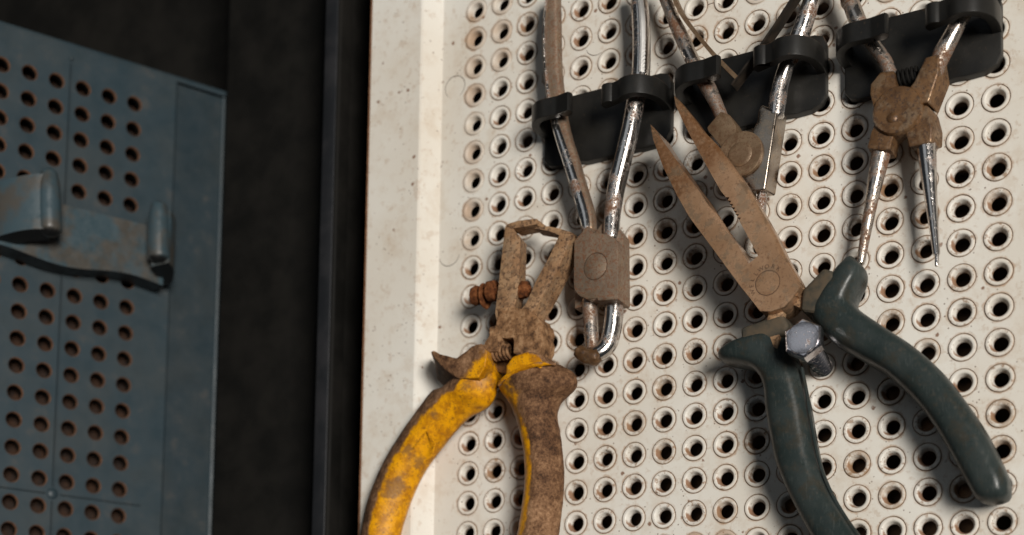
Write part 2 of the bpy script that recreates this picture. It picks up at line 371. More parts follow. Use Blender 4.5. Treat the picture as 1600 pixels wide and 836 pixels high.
DEEPBROWN = m_steel('deep_brown_steel', (.105, .052, .021), (.20, .105, .045), (.035, .017, .009), .38, .32, .57, .12, None, .6)
CRUST = m_rustcrust(); ORANGE = m_rustorange(); GREEN = m_green(); BLACK = m_black()
YELL_L = m_yellow('yellow_grip', (-.81, .0, .58), -.02); YELL_G = m_yellow('dusty_yellow_guard', (-.81, .0, .58), .12, (at(752, 574, 18), at(706, 546, 18) - at(748, 586, 18), 4.0)); YELL_R = m_yellow('grimy_yellow_grip', (.97, .0, .22), -.50)
COLLAR = simple('dusty_green_collar', (.035, .034, .026), (.085, .062, .038), .25, .6, .85, 0, .06)
DARKLEAF = simple('blackened_spring_steel', (.010, .008, .006), (.03, .02, .012), .3, .5, .8, .2, .04)
INK = simple('engraved_line', (.045, .024, .013), (.08, .04, .02), .8, .7, .9, 0, .02)

# ------------------------------------------------------------------ white perforated board
PIT = 10.0; COLS = range(0, 18); ROWS = range(-3, 23)
board = thing('pegboard', W(-40, 230, 0), 'white enamelled perforated metal tool board with rust specks and rows of eyelets', 'pegboard')
def hole_cell(bm, cx, cz, half, r, seg, y0, depth, basis=None, slot=0):
    """square of sheet with a round hole and the wall of the hole"""
    P = basis or (lambda x, y, z: Vector((x, y, z)))
    ci = []; sq = []
    for k in range(seg):
        th = 2 * math.pi * (k + .5) / seg; c, s = math.cos(th), math.sin(th); q = half / max(abs(c), abs(s))
        ci.append((cx + r * c, cz + r * s)); sq.append((cx + q * c, cz + q * s))
    A = [bm.verts.new(P(x, y0, z)) for x, z in ci]; B = [bm.verts.new(P(x, y0, z)) for x, z in sq]; D = [bm.verts.new(P(x, y0 + depth, z)) for x, z in ci]
    corner = {}
    for k in range(seg):
        j = (k + 1) % seg
        a, b = sq[k], sq[j]
        if abs(a[0] - b[0]) > 1e-6 and abs(a[1] - b[1]) > 1e-6:      # the square's own corner lies between
            x = a[0] if abs(abs(a[0] - cx) - half) < 1e-6 else b[0]; z = a[1] if abs(abs(a[1] - cz) - half) < 1e-6 else b[1]
            bm.faces.new((A[k], B[k], bm.verts.new(P(x, y0, z)), B[j], A[j]))
        else: bm.faces.new((A[k], B[k], B[j], A[j]))
        bm.faces.new((A[k], A[j], D[j], D[k]))
bm = bmesh.new()
for c in COLS:
    for rw in ROWS: hole_cell(bm, c * PIT, -rw * PIT, 5.0, 4.12, 24, 0.0, 1.2)
x0, x1, zt, zb = -5.0, 175.0, 35.0, -225.0
def strip(bm, pts, za, zb_, nz=1):
    """profile (x, y) run straight down the board"""
    for i in range(len(pts) - 1):
        a, b = pts[i], pts[i + 1]
        bm.faces.new([bm.verts.new(Vector(p)) for p in ((a[0], a[1], za), (b[0], b[1], za), (b[0], b[1], zb_), (a[0], a[1], zb_))])
strip(bm, [(-13.0, 0), (x0, 0)], zt, zb); strip(bm, [(x1, 0), (184.0, 0)], zt, zb)
bmesh.ops.remove_doubles(bm, verts=bm.verts[:], dist=.002)
link('sheet', bm, ENAMEL, board, 0)
def border(name, prof, parent, m, za=zt, zb_=zb, thick=1.0):
    bm = bmesh.new(); n = len(prof)
    T = [bm.verts.new((x, y, za)) for x, y in prof]; B = [bm.verts.new((x, y, zb_)) for x, y in prof]
    for i in range(n - 1): bm.faces.new((T[i], T[i + 1], B[i + 1], B[i]))
    return link(name, bm, m, parent, 20)
# raised left border: slope, flat, rounded outer edge, return
border('raised_border', [(-13.0, -.002), (-13.5, -.4), (-17.6, -5.7), (-18.3, -6.05), (-38.6, -6.1)], board, ENAMEL)
border('rusty_rim', [(-38.6, -6.1), (-39.5, -5.9), (-40.0, -5.2), (-40.1, -4.4), (-40.1, 12)], board, RUSTEDGE)
border('raised_border', [(184.0, -.002), (184.5, -.4), (188.6, -5.7), (189.3, -6.05), (206, -6.1), (207, -5.2), (207, 12)], board, ENAMEL)
bm = bmesh.new(); strip(bm, [(-39, 14), (206, 14)], zt, zb); link('backing_sheet', bm, BACKING, board)
# eyelets: pressed rings with a funnel throat
PROF = [(4.12, .3), (3.9, .3), (3.86, -.02), (3.76, -.16), (3.62, -.21), (3.05, -.2), (2.84, -.12), (2.66, .08), (2.5, .4), (2.34, .8), (2.2, 1.3), (2.08, 1.8), (2.0, 2.3), (2.7, 2.35)]
def eyelet_rings(bm, cx, cz, seg=28):
    rings = [[Vector((cx + rr * math.cos(2 * math.pi * k / seg), t, cz + rr * math.sin(2 * math.pi * k / seg))) for k in range(seg)] for rr, t in PROF]
    rings_to_bm(bm, rings, False)
def seen(x, y, z=0):
    p = Vector((x, y, z)) - CAM; q = [sum(RROW[i][k] * p[k] for k in range(3)) for i in range(3)]
    return PPX + FPX * q[0] / q[2], PPY + FPX * q[1] / q[2], q[2]
cand = []
for c in COLS:
    for rw in ROWS:
        u, v, dp = seen(c * PIT, rw * PIT)
        inside = -12 < v < 848 and u < 1615
        cand.append((not inside, dp, c, rw))
cand.sort()
n_in = sum(1 for q in cand if not q[0])
base = board.location / MM
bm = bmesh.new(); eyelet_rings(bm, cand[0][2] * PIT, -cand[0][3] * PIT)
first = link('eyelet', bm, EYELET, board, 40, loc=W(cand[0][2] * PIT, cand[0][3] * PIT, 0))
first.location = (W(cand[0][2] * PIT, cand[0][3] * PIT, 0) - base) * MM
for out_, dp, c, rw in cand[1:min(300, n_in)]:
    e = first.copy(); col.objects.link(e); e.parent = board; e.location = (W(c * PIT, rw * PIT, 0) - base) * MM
    e.rotation_euler = (random.uniform(-.035, .035), random.uniform(-.35, .35), random.uniform(-.035, .035))
bm = bmesh.new()
for out_, dp, c, rw in cand[min(300, n_in):]: eyelet_rings(bm, c * PIT, -rw * PIT, 20)
def ring_mark(u, v, a0, a1, r=3.9):
    c = at(u, v, 0.0); bm = bmesh.new(); n_ = 26; rows = []
    for k in range(n_ + 1):
        a = math.radians(a0 + (a1 - a0) * k / n_); dv = Vector((math.cos(a), 0, math.sin(a))); w = .06 + .07 * math.sin(math.pi * k / n_)
        rows.append([bm.verts.new(c + dv * (r + e) + Vector((0, -.006 - (.03 if e == 0 else 0), 0))) for e in (-w, 0, w)])
    for a, b in zip(rows, rows[1:]):
        for j in range(2): bm.faces.new((a[j], a[j + 1], b[j + 1], b[j]))
    return link('ring_scratch', bm, INK, board, 0)
for q in ((711, 136, -60, 230), (702, 398, 190, 350), (1112, 24, 20, 150), (932, 68, 200, 300)): ring_mark(*q)
tag(link('eyelet_rows', bm, ENAMEL, board, 40), kind='stuff')

# ------------------------------------------------------------------ blue-grey perforated door on the left
YAW = math.radians(64.55); O2 = Vector((-163.958, 3.448, -44.847))
X2 = Vector((math.cos(YAW), 0, math.sin(YAW))); N2 = Vector((math.sin(YAW), 0, -math.cos(YAW)))
def L(x, y, h=0.0):
    p = O2 + X2 * x + Vector((0, y, 0)) + N2 * h
    return W(p.x, p.y, p.z)
door = thing('perforated_door', L(77, 230, 0), 'dark blue-grey perforated metal door panel standing at an angle on the left', 'door')
bm = bmesh.new(); LP = lambda x, y, z: L(x, -z, -y)
for c in range(-7, 5):
    for rw in range(0, 24): hole_cell(bm, c * PIT, -rw * PIT, 5.0, 3.0, 20, 0.0, .001, LP)
def lquad(bm, xs, ys, h0=0.0, h1=None):
    h1 = h0 if h1 is None else h1
    bm.faces.new([bm.verts.new(L(*p)) for p in ((xs[0], ys[0], h0), (xs[1], ys[0], h1), (xs[1], ys[1], h1), (xs[0], ys[1], h0))])
lquad(bm, (45, 56.5), (-5, 235)); lquad(bm, (-75, 56.5), (-14, -5))
bmesh.ops.remove_doubles(bm, verts=bm.verts[:], dist=.002)
link('sheet', bm, BLUE, door, 0)
# chamfered, rusty edges of the holes
bm = bmesh.new()
for c in range(-7, 5):
    for rw in range(0, 24):
        rings = [[L(c * PIT + rr * math.cos(2 * math.pi * k / 20), rw * PIT + rr * math.sin(2 * math.pi * k / 20), -t) for k in range(20)] for rr, t in ((3.0, 0), (2.8, .2), (2.66, .55), (2.6, 1.0))]
        rings_to_bm(bm, rings, False)
tag(link('hole_edges', bm, HOLERUST, door, 60), kind='stuff')
bm = bmesh.new()
for c in range(-7, 5):
    for rw in range(0, 24):
        rings_to_bm(bm, [[L(c * PIT + 2.6 * math.cos(2 * math.pi * k / 20), rw * PIT + 2.6 * math.sin(2 * math.pi * k / 20), -t) for k in range(20)] for t in (1.0, 3.2)], False)
tag(link('hole_walls', bm, DARK, door, 60), kind='stuff')  # walls near-black: the shade inside the holes is put into their colour
bm = bmesh.new()
def lprof(bm, prof, ya, yb):
    for (a, ha), (b, hb) in zip(prof, prof[1:]): lquad(bm, (a, b), (ya, yb), ha, hb)
    bmesh.ops.remove_doubles(bm, verts=bm.verts[:], dist=.002)
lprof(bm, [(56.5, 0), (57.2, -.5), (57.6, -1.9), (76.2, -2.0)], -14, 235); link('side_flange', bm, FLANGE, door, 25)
bm = bmesh.new(); lprof(bm, [(76.2, -2.0), (76.6, -1.2), (77.4, -.9), (78.1, -1.3), (78.3, -3), (78.3, -14)], -14, 235); link('folded_edge', bm, BLUE, door, 25)
bm = bmesh.new()
for (h0, y0_), (h1, y1_) in zip([(0, -14), (.5, -15), (.2, -16), (-1, -16.5), (-10, -16.6)], [(.5, -15), (.2, -16), (-1, -16.5), (-10, -16.6), (-12, -16.6)]):
    bm.faces.new([bm.verts.new(L(*p)) for p in ((-75, y0_, h0), (78, y0_, h0), (78, y1_, h1), (-75, y1_, h1))])
bmesh.ops.remove_doubles(bm, verts=bm.verts[:], dist=.002); link('top_fold', bm, BLUE, door, 25)
bm = bmesh.new(); lquad(bm, (-75, 76), (-14, 235), -9.0); link('backing_sheet', bm, HOLE_SHADE, door)
# pressed ribs that divide the field, and the boss where they cross
def rib(x0_, y0_, x1_, y1_):
    a, b = L(x0_, y0_, .0), L(x1_, y1_, .0); w2 = .42
    side = (b - a).normalized().cross(W(*N2)).normalized()
    bm = bmesh.new(); nn = W(*N2)
    prof = [(-w2, .03), (-w2 * .6, .85), (w2 * .6, .85), (w2, .03)]
    A = [bm.verts.new(a + side * s + nn * h) for s, h in prof]; B = [bm.verts.new(b + side * s + nn * h) for s, h in prof]
    for i in range(3): bm.faces.new((A[i], A[i + 1], B[i + 1], B[i]))
    bm.faces.new(A); bm.faces.new(B[::-1])
    return link('pressed_rib', bm, FLANGE, door, 60)  # darker tone than the sheet, so the line's shade is partly painted
rib(15, -8, 15, 152.2); rib(15, 157.8, 15, 232); rib(-70, 155, 12.2, 155); rib(17.8, 155, 48, 155)
for yy in (155, -10):
    rr = 2.1 if yy > 0 else .9
    link('boss', lathe_bm([(rr, 0), (rr * .92, .35), (rr * .6, .75), (.1, .9)], L(15, yy, 0), W(*N2), 18), BLUE, door)

# ------------------------------------------------------------------ dark cabinet behind
cab = thing('cabinet_frame', W(-90, 230, 40), 'black painted cabinet frame and jamb between the two perforated panels', 'cabinet')
def box(name, a, b, m, parent, bevel=0.0):
    bm = bmesh.new(); bmesh.ops.create_cube(bm, size=1.0)
    lo = Vector([min(a[i], b[i]) for i in range(3)]); hi = Vector([max(a[i], b[i]) for i in range(3)])
    for v in bm.verts: v.co = Vector([(lo[i] + hi[i]) / 2 + v.co[i] * (hi[i] - lo[i]) for i in range(3)])
    if bevel: bmesh.ops.bevel(bm, geom=bm.edges[:], offset=bevel, segments=3, profile=.5, affect='EDGES')
    return link(name, bm, m, parent)
box('back_wall', (-420, 70, 190), (330, 74, -330), DARK, cab)
box('jamb', (-129, 22, 190), (-60, 69, -330), DARK, cab, 2)
box('rail', (-61.8, -2.6, 190), (-54.6, 4.4, -330), DARK, cab, 1.0)
box('rail_face', (-61.0, -3.4, 190), (-55.6, -2.65, -330), RODM, cab, .3)
cab2 = box('rail_web', (-62, 4.5, 190), (-57, 21.5, -330), DARK, cab)

# ------------------------------------------------------------------ black plastic tool clips
def arm_bm(plan, za, zb_, th, end_r):
    """hook: plan line (x, h) with thickness th, closed by a round bead of radius end_r at its free end, run from za down to zb_"""
    P = catmull([Vector((x, -h, 0)) for x, h in plan], 5); L_, R_ = [], []
    for i, p in enumerate(P):
        t = (P[min(i + 1, len(P) - 1)] - P[max(i - 1, 0)]).normalized(); nrm = Vector((-t.y, t.x, 0))
        L_.append(p + nrm * th / 2); R_.append(p - nrm * th / 2)
    t = (P[-1] - P[-2]).normalized(); nrm = Vector((-t.y, t.x, 0)); c = P[-1] + t * end_r * .55; bead = []
    a0 = math.atan2(nrm.y, nrm.x)
    for k in range(15): th_ = a0 + math.radians(125) - math.radians(250) * k / 14; bead.append(c + Vector((math.cos(th_), math.sin(th_), 0)) * end_r)
    out = L_[:-1] + bead + R_[:-1][::-1]
    bm = bmesh.new(); T = [bm.verts.new((p.x, p.y, za)) for p in out]; B = [bm.verts.new((p.x, p.y, zb_)) for p in out]; n = len(out)
    bm.faces.new(T); bm.faces.new(B[::-1])
    for i in range(n): bm.faces.new((T[i], B[i], B[(i + 1) % n], T[(i + 1) % n]))
    bm.normal_update()
    es = [e for e in bm.edges if abs(e.verts[0].co.z - e.verts[1].co.z) < 1e-5]
    bmesh.ops.bevel(bm, geom=es, offset=1.2, segments=4, profile=.6, affect='EDGES', clamp_overlap=True)
    return bm
CLIP_LABELS = ['black plastic double hook clip holding the pliers with the bent tip, nearest the yellow handles',
               'middle black plastic double hook clip, holding the pliers with crossed leaf springs',
               'black plastic double hook clip in the top right corner holding the rusty needle pliers']
def tool_clip(dx, label):
    c = thing('tool_clip', W(28 + dx, 63, 0), label, 'clip', 'black double hook clips on the white board')
    pl = [(28.4, 43.5), (29.6, 41.2), (32, 40.3), (69.5, 40.0), (72.2, 40.9), (73.0, 43.5), (72.9, 59.0), (71.6, 61.6), (68.5, 62.9), (63, 63.2), (61, 62.9), (57, 63.3), (44, 63.4), (40, 62.6), (33, 62.9), (30, 62.2), (28.5, 60)]
    link('back_plate', plate_bm([W(x + dx, y, -3.0) for x, y in pl], 3.0, .3, bevel=.5, world_pts=True), BLACK, c)
    za, zb_ = -46.6, -52.6
    link('hook', arm_bm([(x + dx, h) for x, h in ((29.6, 2.5), (29.3, 7), (30.2, 12), (33.4, 15.0), (37.2, 15.2), (39.8, 15.1), (41.4, 15.4))], za, zb_, 2.7, 2.3), BLACK, c)
    link('hook', arm_bm([(x + dx, h) for x, h in ((71.7, 2.5), (72.0, 7), (71.2, 12), (68.2, 16.0), (64.4, 16.8), (61.6, 15.4), (58.6, 14.6))], za, zb_, 2.7, 2.5), BLACK, c)
    return c
for k in range(3): tool_clip(50.0 * k - (.6 if k else 0), CLIP_LABELS[k])

# ------------------------------------------------------------------ snap-ring pliers in the first clip
t = thing('snap_ring_pliers', at(945, 560, 8), 'small pliers with knurled chrome handle, dull steel joint and bent tip in the left clip', 'pliers')
bar('handle', [(857, -18, 877, -18, 9), (852, 8, 876, 8, 9), (849, 40, 876.5, 40, 9), (849, 75, 877, 75, 9), (851, 110, 878, 110, 9), (855, 150, 882, 148, 9), (861, 187, 887, 185, 9), (870, 221, 895, 219, 9), (881, 255, 906, 253, 9), (891, 290, 916, 288, 9), (904, 335, 929, 333, 9), (910, 362, 932, 360, 9)], PLATE, t, depth=2.3, power=.55)
bar('handle_edge', [(856.5, -18, 862, -18, 11.0), (851, 8, 857, 8, 11.0), (848, 40, 855, 40, 11.0), (848, 75, 855, 75, 11.0), (850, 110, 857, 110, 11.0), (854, 150, 862, 149, 11.0), (860, 187, 872, 186, 11.0), (869, 221, 883, 220, 11.0), (880, 255, 895, 254, 11.0), (891, 290, 906, 289, 11.0), (904, 335, 920, 334, 11.0), (910, 360, 923, 360, 11.0)], CHROME, t, depth=1.0, seg=12)
RH = [(982, -22, 1004, -22, 9), (985, 2, 1012, 2, 9), (987, 33, 1016, 33, 9), (988, 68, 1017, 68, 9), (986, 120, 1016, 120, 9), (977, 165, 1006, 167, 9), (969, 205, 999, 208, 9), (957, 255, 986, 258, 9), (949, 290, 978, 292, 9), (944, 330, 971, 331, 9), (942, 372, 968, 373, 9)]
h2 = bar('handle', RH, CHROME, t, seg=20)
def knurl(parent, pairs, a0, a1, na, nl, m):
    path = []; rad = []
    for u1, v1, u2, v2, h in pairs:
        a, b = at(u1, v1, h), at(u2, v2, h); c = (a + b) / 2; s = slope(c).dot((b - a).normalized()); path.append(c); rad.append(Vector(((b - a).length / 2 / math.sqrt(1 + s * s), 0, 0)))
    k = max(1, nl // (len(path) - 1)); P = catmull(path, k); Rr = catmull(rad, k); bm = bmesh.new(); rows = []
    for i, p in enumerate(P):
        tt = (P[min(i + 1, len(P) - 1)] - P[max(i - 1, 0)]).normalized(); nn = Vector((0, -1, 0)); nn = (nn - tt * nn.dot(tt)).normalized(); s = tt.cross(nn)
        if s.x < 0: s = -s
        row = []
        for j in range(na + 1):
            th = math.radians(a0 + (a1 - a0) * j / na); ee = .5 if (i + j) % 2 == 0 else .02
            if j in (0, na): ee = -.1
            row.append(bm.verts.new(p + (nn * math.cos(th) + s * math.sin(th)) * (Rr[i].x + ee)))
        rows.append(row)
    for a, b in zip(rows, rows[1:]):
        for j in range(na): bm.faces.new((a[j], a[j + 1], b[j + 1], b[j]))
    return link('knurling', bm, m, parent, 5)
knurl(h2, RH[1:5], 4, 56, 5, 54, m_chrome('knurled_chrome', .0, (.80, .78, .75), .36))
slab('joint_plate', [(918, 352), (897, 376), (896, 440), (897.5, 454), (905, 462), (917, 467), (933, 466), (934, 469.5), (966, 467.5), (966, 380), (959, 371), (942, 364.5), (926, 364)], 13.4, 9.2, PLATE, t, bevel=.45)
slab('rear_joint_plate', [(941, 347), (962, 352), (974, 368), (975, 474), (952, 478), (934, 472), (897.5, 482.5), (897.5, 458), (920, 420), (925, 370)], 9.1, 4.6, PLATE, t, bevel=.5)
link('rivet', lathe_bm([(2.0, 0), (4.05, 0), (4.05, .03), (4.0, .10), (3.88, .03), (3.75, .12), (.2, .14)], at(930.5, 416, 13.35), Vector((0, -1, 0)), 28), PLATE, t)
bm = bmesh.new(); c0 = at(930.5, 416, 13.48); rings = [[c0 + Vector((math.cos(2 * math.pi * k / 40) * rr, 0, math.sin(2 * math.pi * k / 40) * rr * 1.08)) for k in range(40)] for rr in (3.8, 4.05)]
rings_to_bm(bm, rings, False); link('rivet_seam', bm, INK, t)
bar('tip', [(908, 470, 934, 470, 7.5), (911, 500, 935, 500, 7.5), (914, 540, 937, 541, 7.5), (917, 551, 936, 552, 7.8)], CHROME2, t, seg=16)
p = [(960, 465, 7.5), (959, 495, 7.5), (955, 522, 7.6), (949, 540, 8.2), (937, 551, 9.4), (922, 555, 10.6), (908, 551, 11.6)]
link('tip', sweep_bm([at(*q) for q in p], [2.95, 2.95, 2.9, 2.85, 2.6, 2.3, 1.9], 16), CHROME, t)
link('tip_end', roughen(sweep_bm([at(932, 558, 10.2), at(917, 556, 11.0), at(904, 549, 12.0)], [2.75, 2.6, 1.9], 16), .45, .8), DEEPBROWN, t)

# ------------------------------------------------------------------ leaf-spring pliers in the middle clip
t = thing('leaf_spring_pliers', at(1190, 330, 8), 'steel pliers with round pivot and crossed leaf springs, partly behind the long nose jaws', 'pliers')
bar('handle', [(1021, -22, 1040, -26, 9), (1030, 0, 1048.5, -3, 9), (1042, 32, 1062, 28, 9), (1055, 64, 1078, 57, 9), (1072, 100, 1094, 92, 9), (1094, 140, 1118, 132, 9), (1110, 168, 1130, 160, 9), (1118, 188, 1138, 180, 9)], CHROME2, t, seg=16)
bar('handle', [(1262, -24, 1288, -18, 9), (1254, 0, 1281, 6, 9), (1243, 30, 1272, 36, 9), (1232, 60, 1262, 66, 9), (1218, 95, 1244, 102, 9), (1207, 128, 1233, 134, 9), (1201, 156, 1229, 160, 9), (1199, 180, 1226, 182, 9)], CHROME, t, seg=18)
slab('jaw_block', [(1126, 173), (1104, 199), (1106, 204), (1128, 232), (1150, 262), (1172, 250), (1172, 215), (1150, 205), (1150, 196), (1140, 179)], 12.2, 4.5, PLATEB, t, bevel=.6)
slab('jaw_block', [(1190, 163), (1214, 174), (1195, 297), (1172, 299), (1150, 285), (1158, 250), (1174, 207), (1183, 189), (1185, 172)], 11.4, 4.2, BLOCK, t,
     back=[(1196, 168), (1230, 180), (1211, 306), (1182, 306), (1160, 290), (1168, 255), (1182, 212), (1189, 194), (1191, 177)], bevel=.8, seg=3)
piv = link('pivot_disc', lathe_bm([(6.9, -3), (6.9, .2), (6.6, .55), (.3, .6)], at(1157, 241, 12.2), Vector((0, -1, 0)), 36), PLATEB, t)
link('rivet', lathe_bm([(3.75, -.5), (3.75, .25), (3.45, .5), (2.5, .62), (.2, .66)], at(1156.5, 241.5, 12.7), Vector((0, -1, 0)), 30), PLATEB, piv)
bar('tip', [(1180, 298, 1199, 298, 8), (1181, 318, 1198, 318, 8), (1183, 338, 1196, 338, 8), (1188, 372, 1196, 372, 8)], CHROME, t, seg=14)
def leaf(pts, h0, h1, th, m):
    a = catmull([at(u, v, (h0 + h1) / 2) for u, v in pts], 4); bm = bmesh.new(); rings = []
    for i, p in enumerate(a):
        tt = (a[min(i + 1, len(a) - 1)] - a[max(i - 1, 0)]).normalized(); s = tt.cross(Vector((0, 1, 0))).normalized() * th / 2; w = Vector((0, (h1 - h0) / 2, 0))
        rings.append([p + s + w, p - s + w, p - s - w, p + s - w])
    rings_to_bm(bm, rings); return link('leaf_spring', bm, m, t, 50)
leaf([(1052, -8), (1062, 14), (1073, 33), (1093, 59), (1115, 85), (1134, 105), (1153, 124)], 10.2, 13.2, 1.2, PLATEB)
leaf([(1248, -8), (1232, 16), (1216, 41), (1200, 64), (1182, 90), (1165, 113), (1147, 137)], 8.5, 13.0, .6, DARKLEAF)

# ------------------------------------------------------------------ needle pliers in the right clip
t = thing('needle_tip_pliers', at(1463, 417, 8), 'rusty pliers with coil spring and two thin tapering round needle tips, top right', 'pliers')
bar('handle', [(1300, -24, 1326, -34, 9), (1314, 2, 1340, -6, 9), (1325, 32, 1352, 24, 9), (1345, 62, 1366, 54, 9), (1362, 84, 1383, 76, 9), (1374, 104, 1396, 96, 9), (1383, 128, 1405, 122, 9)], CHROME2, t, seg=16)
bar('handle', [(1497, 12, 1520, 22, 9), (1482, 38, 1505, 50, 9), (1461, 74, 1487, 87, 9), (1452, 98, 1478, 106, 9), (1446, 118, 1472, 124, 9)], CHROME2, t, seg=18)
slab('jaw_block', [(1375, 112), (1360, 131), (1359, 146), (1366, 177), (1378, 200), (1420, 190), (1418, 150), (1401, 133), (1397, 109)], 12.0, 5.0, DEEPBROWN, t, bevel=.8)
slab('jaw_block', [(1371, 184), (1361, 205), (1354, 231), (1377, 235), (1391, 233), (1396, 211), (1410, 200), (1400, 180)], 11.6, 5.0, DEEPBROWN, t, bevel=.7)
slab('jaw_block', [(1446, 90), (1468, 84), (1466, 112), (1451, 158), (1446, 161), (1420, 165), (1418, 140), (1428, 128)], 11.6, 5.0, DEEPBROWN, t,
     back=[(1455, 100), (1478, 94), (1484, 132), (1466, 178), (1456, 172), (1430, 175), (1428, 150), (1438, 138)], bevel=1.0, seg=3)
slab('jaw_block', [(1446, 164), (1451, 166), (1456, 200), (1455, 222), (1420, 230), (1415, 210), (1405, 195), (1420, 170)], 11.2, 4.6, DEEPBROWN, t,
     back=[(1456, 172), (1466, 182), (1473, 208), (1472, 231), (1434, 240), (1428, 222), (1418, 206), (1432, 180)], bevel=1.0, seg=3)
piv = link('pivot_disc', roughen(lathe_bm([(7.0, -3), (7.0, .1), (6.6, .7), (5, .85), (.2, .9)], at(1402, 173, 12.0), Vector((0, -1, 0)), 36), .1, .6), DEEPBROWN, t)
link('rivet', lathe_bm([(1.5, 0), (1.5, .2), (1.1, .5), (.1, .6)], at(1394, 184, 12.8), Vector((0, -1, 0)), 16), DEEPBROWN, piv)
bar('needle', [(1430, 222, 1463, 222, 8.2), (1436, 262, 1464, 262, 8.2), (1444, 310, 1465, 310, 8.2), (1452, 360, 1467, 360, 8.2), (1457.5, 398, 1469, 398, 8.2)], CHROME, t, seg=18, dome=False)
bar('needle_point', [(1460, 396, 1467.5, 396, 8.2), (1460.5, 415, 1466.5, 415, 8.2)], CHROME, t, seg=12)
bar('needle', [(1363, 230, 1394, 234, 8.2), (1358, 262, 1386, 264, 8.2), (1352, 310, 1373, 312, 8.2), (1345, 360, 1362, 362, 8.2), (1338, 410, 1351, 412, 8.2)], CHROME2, t, seg=18)
link('coil_spring', helix_bm(at(1392, 126, 8.5), at(1434, 116, 8.5), 2.1, 6, .42), DARK, t)

# ------------------------------------------------------------------ wire stripper with yellow grips
t = thing('wire_stripper', at(800, 860, 8), 'rusty wire stripping pliers with grimy yellow grips, on the left of the white board', 'pliers')
HA = 15.0
slab('jaw', [(789, 352), (801, 356), (813, 371), (811, 440), (806, 470), (800, 498), (775, 500), (773, 488), (779, 440), (784, 395)], HA, HA - 8, JAWRUST, t,
     back=[(797, 362), (809, 366), (823, 382), (821, 450), (815, 482), (809, 508), (786, 510), (783, 498), (788, 450), (793, 405)], bevel=.5)
slab('jaw_tip', [(789, 352), (797, 348), (811, 344), (838, 341), (838.5, 350.5), (815, 355), (801, 357)], HA, HA - 6.5, JAWRUST, t, bevel=.4)
slab('jaw', [(874, 366), (895.5, 364), (880, 402), (855, 450), (835, 484), (812, 500), (806, 492), (822, 473), (838, 436), (856, 404)], HA, HA - 8.5, JAWRUST, t,
     back=[(885, 376), (904, 374), (897, 418), (872, 466), (846, 512), (824, 512), (817, 504), (832, 486), (848, 450), (867, 416)], bevel=.5)
slab('jaw_tip', [(833, 357), (841, 354.5), (856, 353), (875, 357), (895, 363.5), (874, 368), (857, 361)], HA, HA - 6.5, JAWRUST, t, bevel=.3)
jb = plate_bm([(777, 484), (795, 479), (822, 482), (838, 494), (846, 506), (847, 530), (843, 556), (826, 560), (803, 553), (802, 527), (783, 528), (776, 550), (752, 548), (754, 537), (765, 522), (763, 511), (775, 508)], HA + .6, HA - 8, bevel=.5)
bmesh.ops.triangulate(jb, faces=jb.faces[:]); bmesh.ops.subdivide_edges(jb, edges=jb.edges[:], cuts=3, use_grid_fill=True); roughen(jb, .55, .55, 3)
link('joint', jb, CRUST, t, 60)
slab('joint_web', [(774, 540), (802, 520), (812, 560), (796, 585), (775, 580)], HA - 6.2, HA - 9, DEEPBROWN, t, bevel=.2)
link('coil_spring', helix_bm(at(774, 553, HA - 2.5), at(800, 549, HA - 2.5), 2.1, 4.6, .5), CRUST, t)
scr = link('adjusting_screw', sweep_bm([at(738, 462, HA - 3), at(780, 455, HA - 3), at(826, 452, HA - 3)], [1.5, 1.5, 1.5], 12), ORANGE, t)
ax = (at(780, 455, HA - 3) - at(738, 462, HA - 3)).normalized()
link('knurled_nut', roughen(lathe_bm([(2.0, 0), (3.0, .3), (3.1, 1.3), (3.0, 2.5), (2.0, 2.8)], at(739, 463, HA - 3), ax, 22), .3, .9), ORANGE, scr)
link('lock_nut', roughen(lathe_bm([(2.2, 0), (3.3, .3), (3.4, 1.6), (3.3, 2.8), (2.2, 3.1)], at(763, 456, HA - 3), ax, 22), .3, .9, 5), ORANGE, scr)
link('washer', roughen(lathe_bm([(1.0, 0), (3.9, 0), (4.2, .4), (3.9, .8), (1.0, .8)], at(756, 463, HA - 4), ax, 20), .25, .7, 2), ORANGE, scr)
link('lock_nut', roughen(lathe_bm([(1.6, 0), (2.7, .3), (2.8, 2.5), (2.5, 4.2), (1.4, 4.8)], at(806, 455, HA - 3), ax, 20), .4, .8, 9), ORANGE, scr)
gl = roughen(grip_bm([(742, 548, 771, 546, 11.5, 5.0), (727, 566, 777, 570, 11.3, 6.6), (712, 588, 779, 596, 11, 7.0), (697, 599, 776, 618, 10.8, 7.2), (688, 606, 766, 635, 10.5, 7.2), (674, 611, 751, 645, 10, 7), (654, 637, 728, 659, 10, 6.8), (620, 686, 697, 694, 9.5, 6.8), (595, 731, 670, 729, 9.5, 6.8), (575, 781, 648, 771, 9.5, 6.8), (563, 836, 629, 829, 9.5, 6.6), (556, 890, 618, 890, 9.5, 6.2), (556, 930, 612, 932, 9.5, 5.4)], 32, power=1.22), .12, .35, 1)
gl = link('grip', gl, YELL_L, t, 60)
gd = plate_bm([(673, 550), (677, 548), (694, 555), (714, 559), (725, 551), (739, 540), (752, 537), (761, 548), (758, 572), (748, 590), (716, 592), (698, 579), (684, 566)], 18.7, 4.5,
     back=[(676, 556), (684, 556), (702, 566), (722, 570), (735, 562), (750, 552), (768, 550), (784, 566), (786, 594), (756, 616), (700, 610), (683, 593), (681, 573)], bevel=1.1, seg=3)
bmesh.ops.triangulate(gd, faces=gd.faces[:]); bmesh.ops.subdivide_edges(gd, edges=gd.edges[:], cuts=2, use_grid_fill=True)
link('guard', roughen(gd, .22, .4, 4), YELL_G, gl, 60)
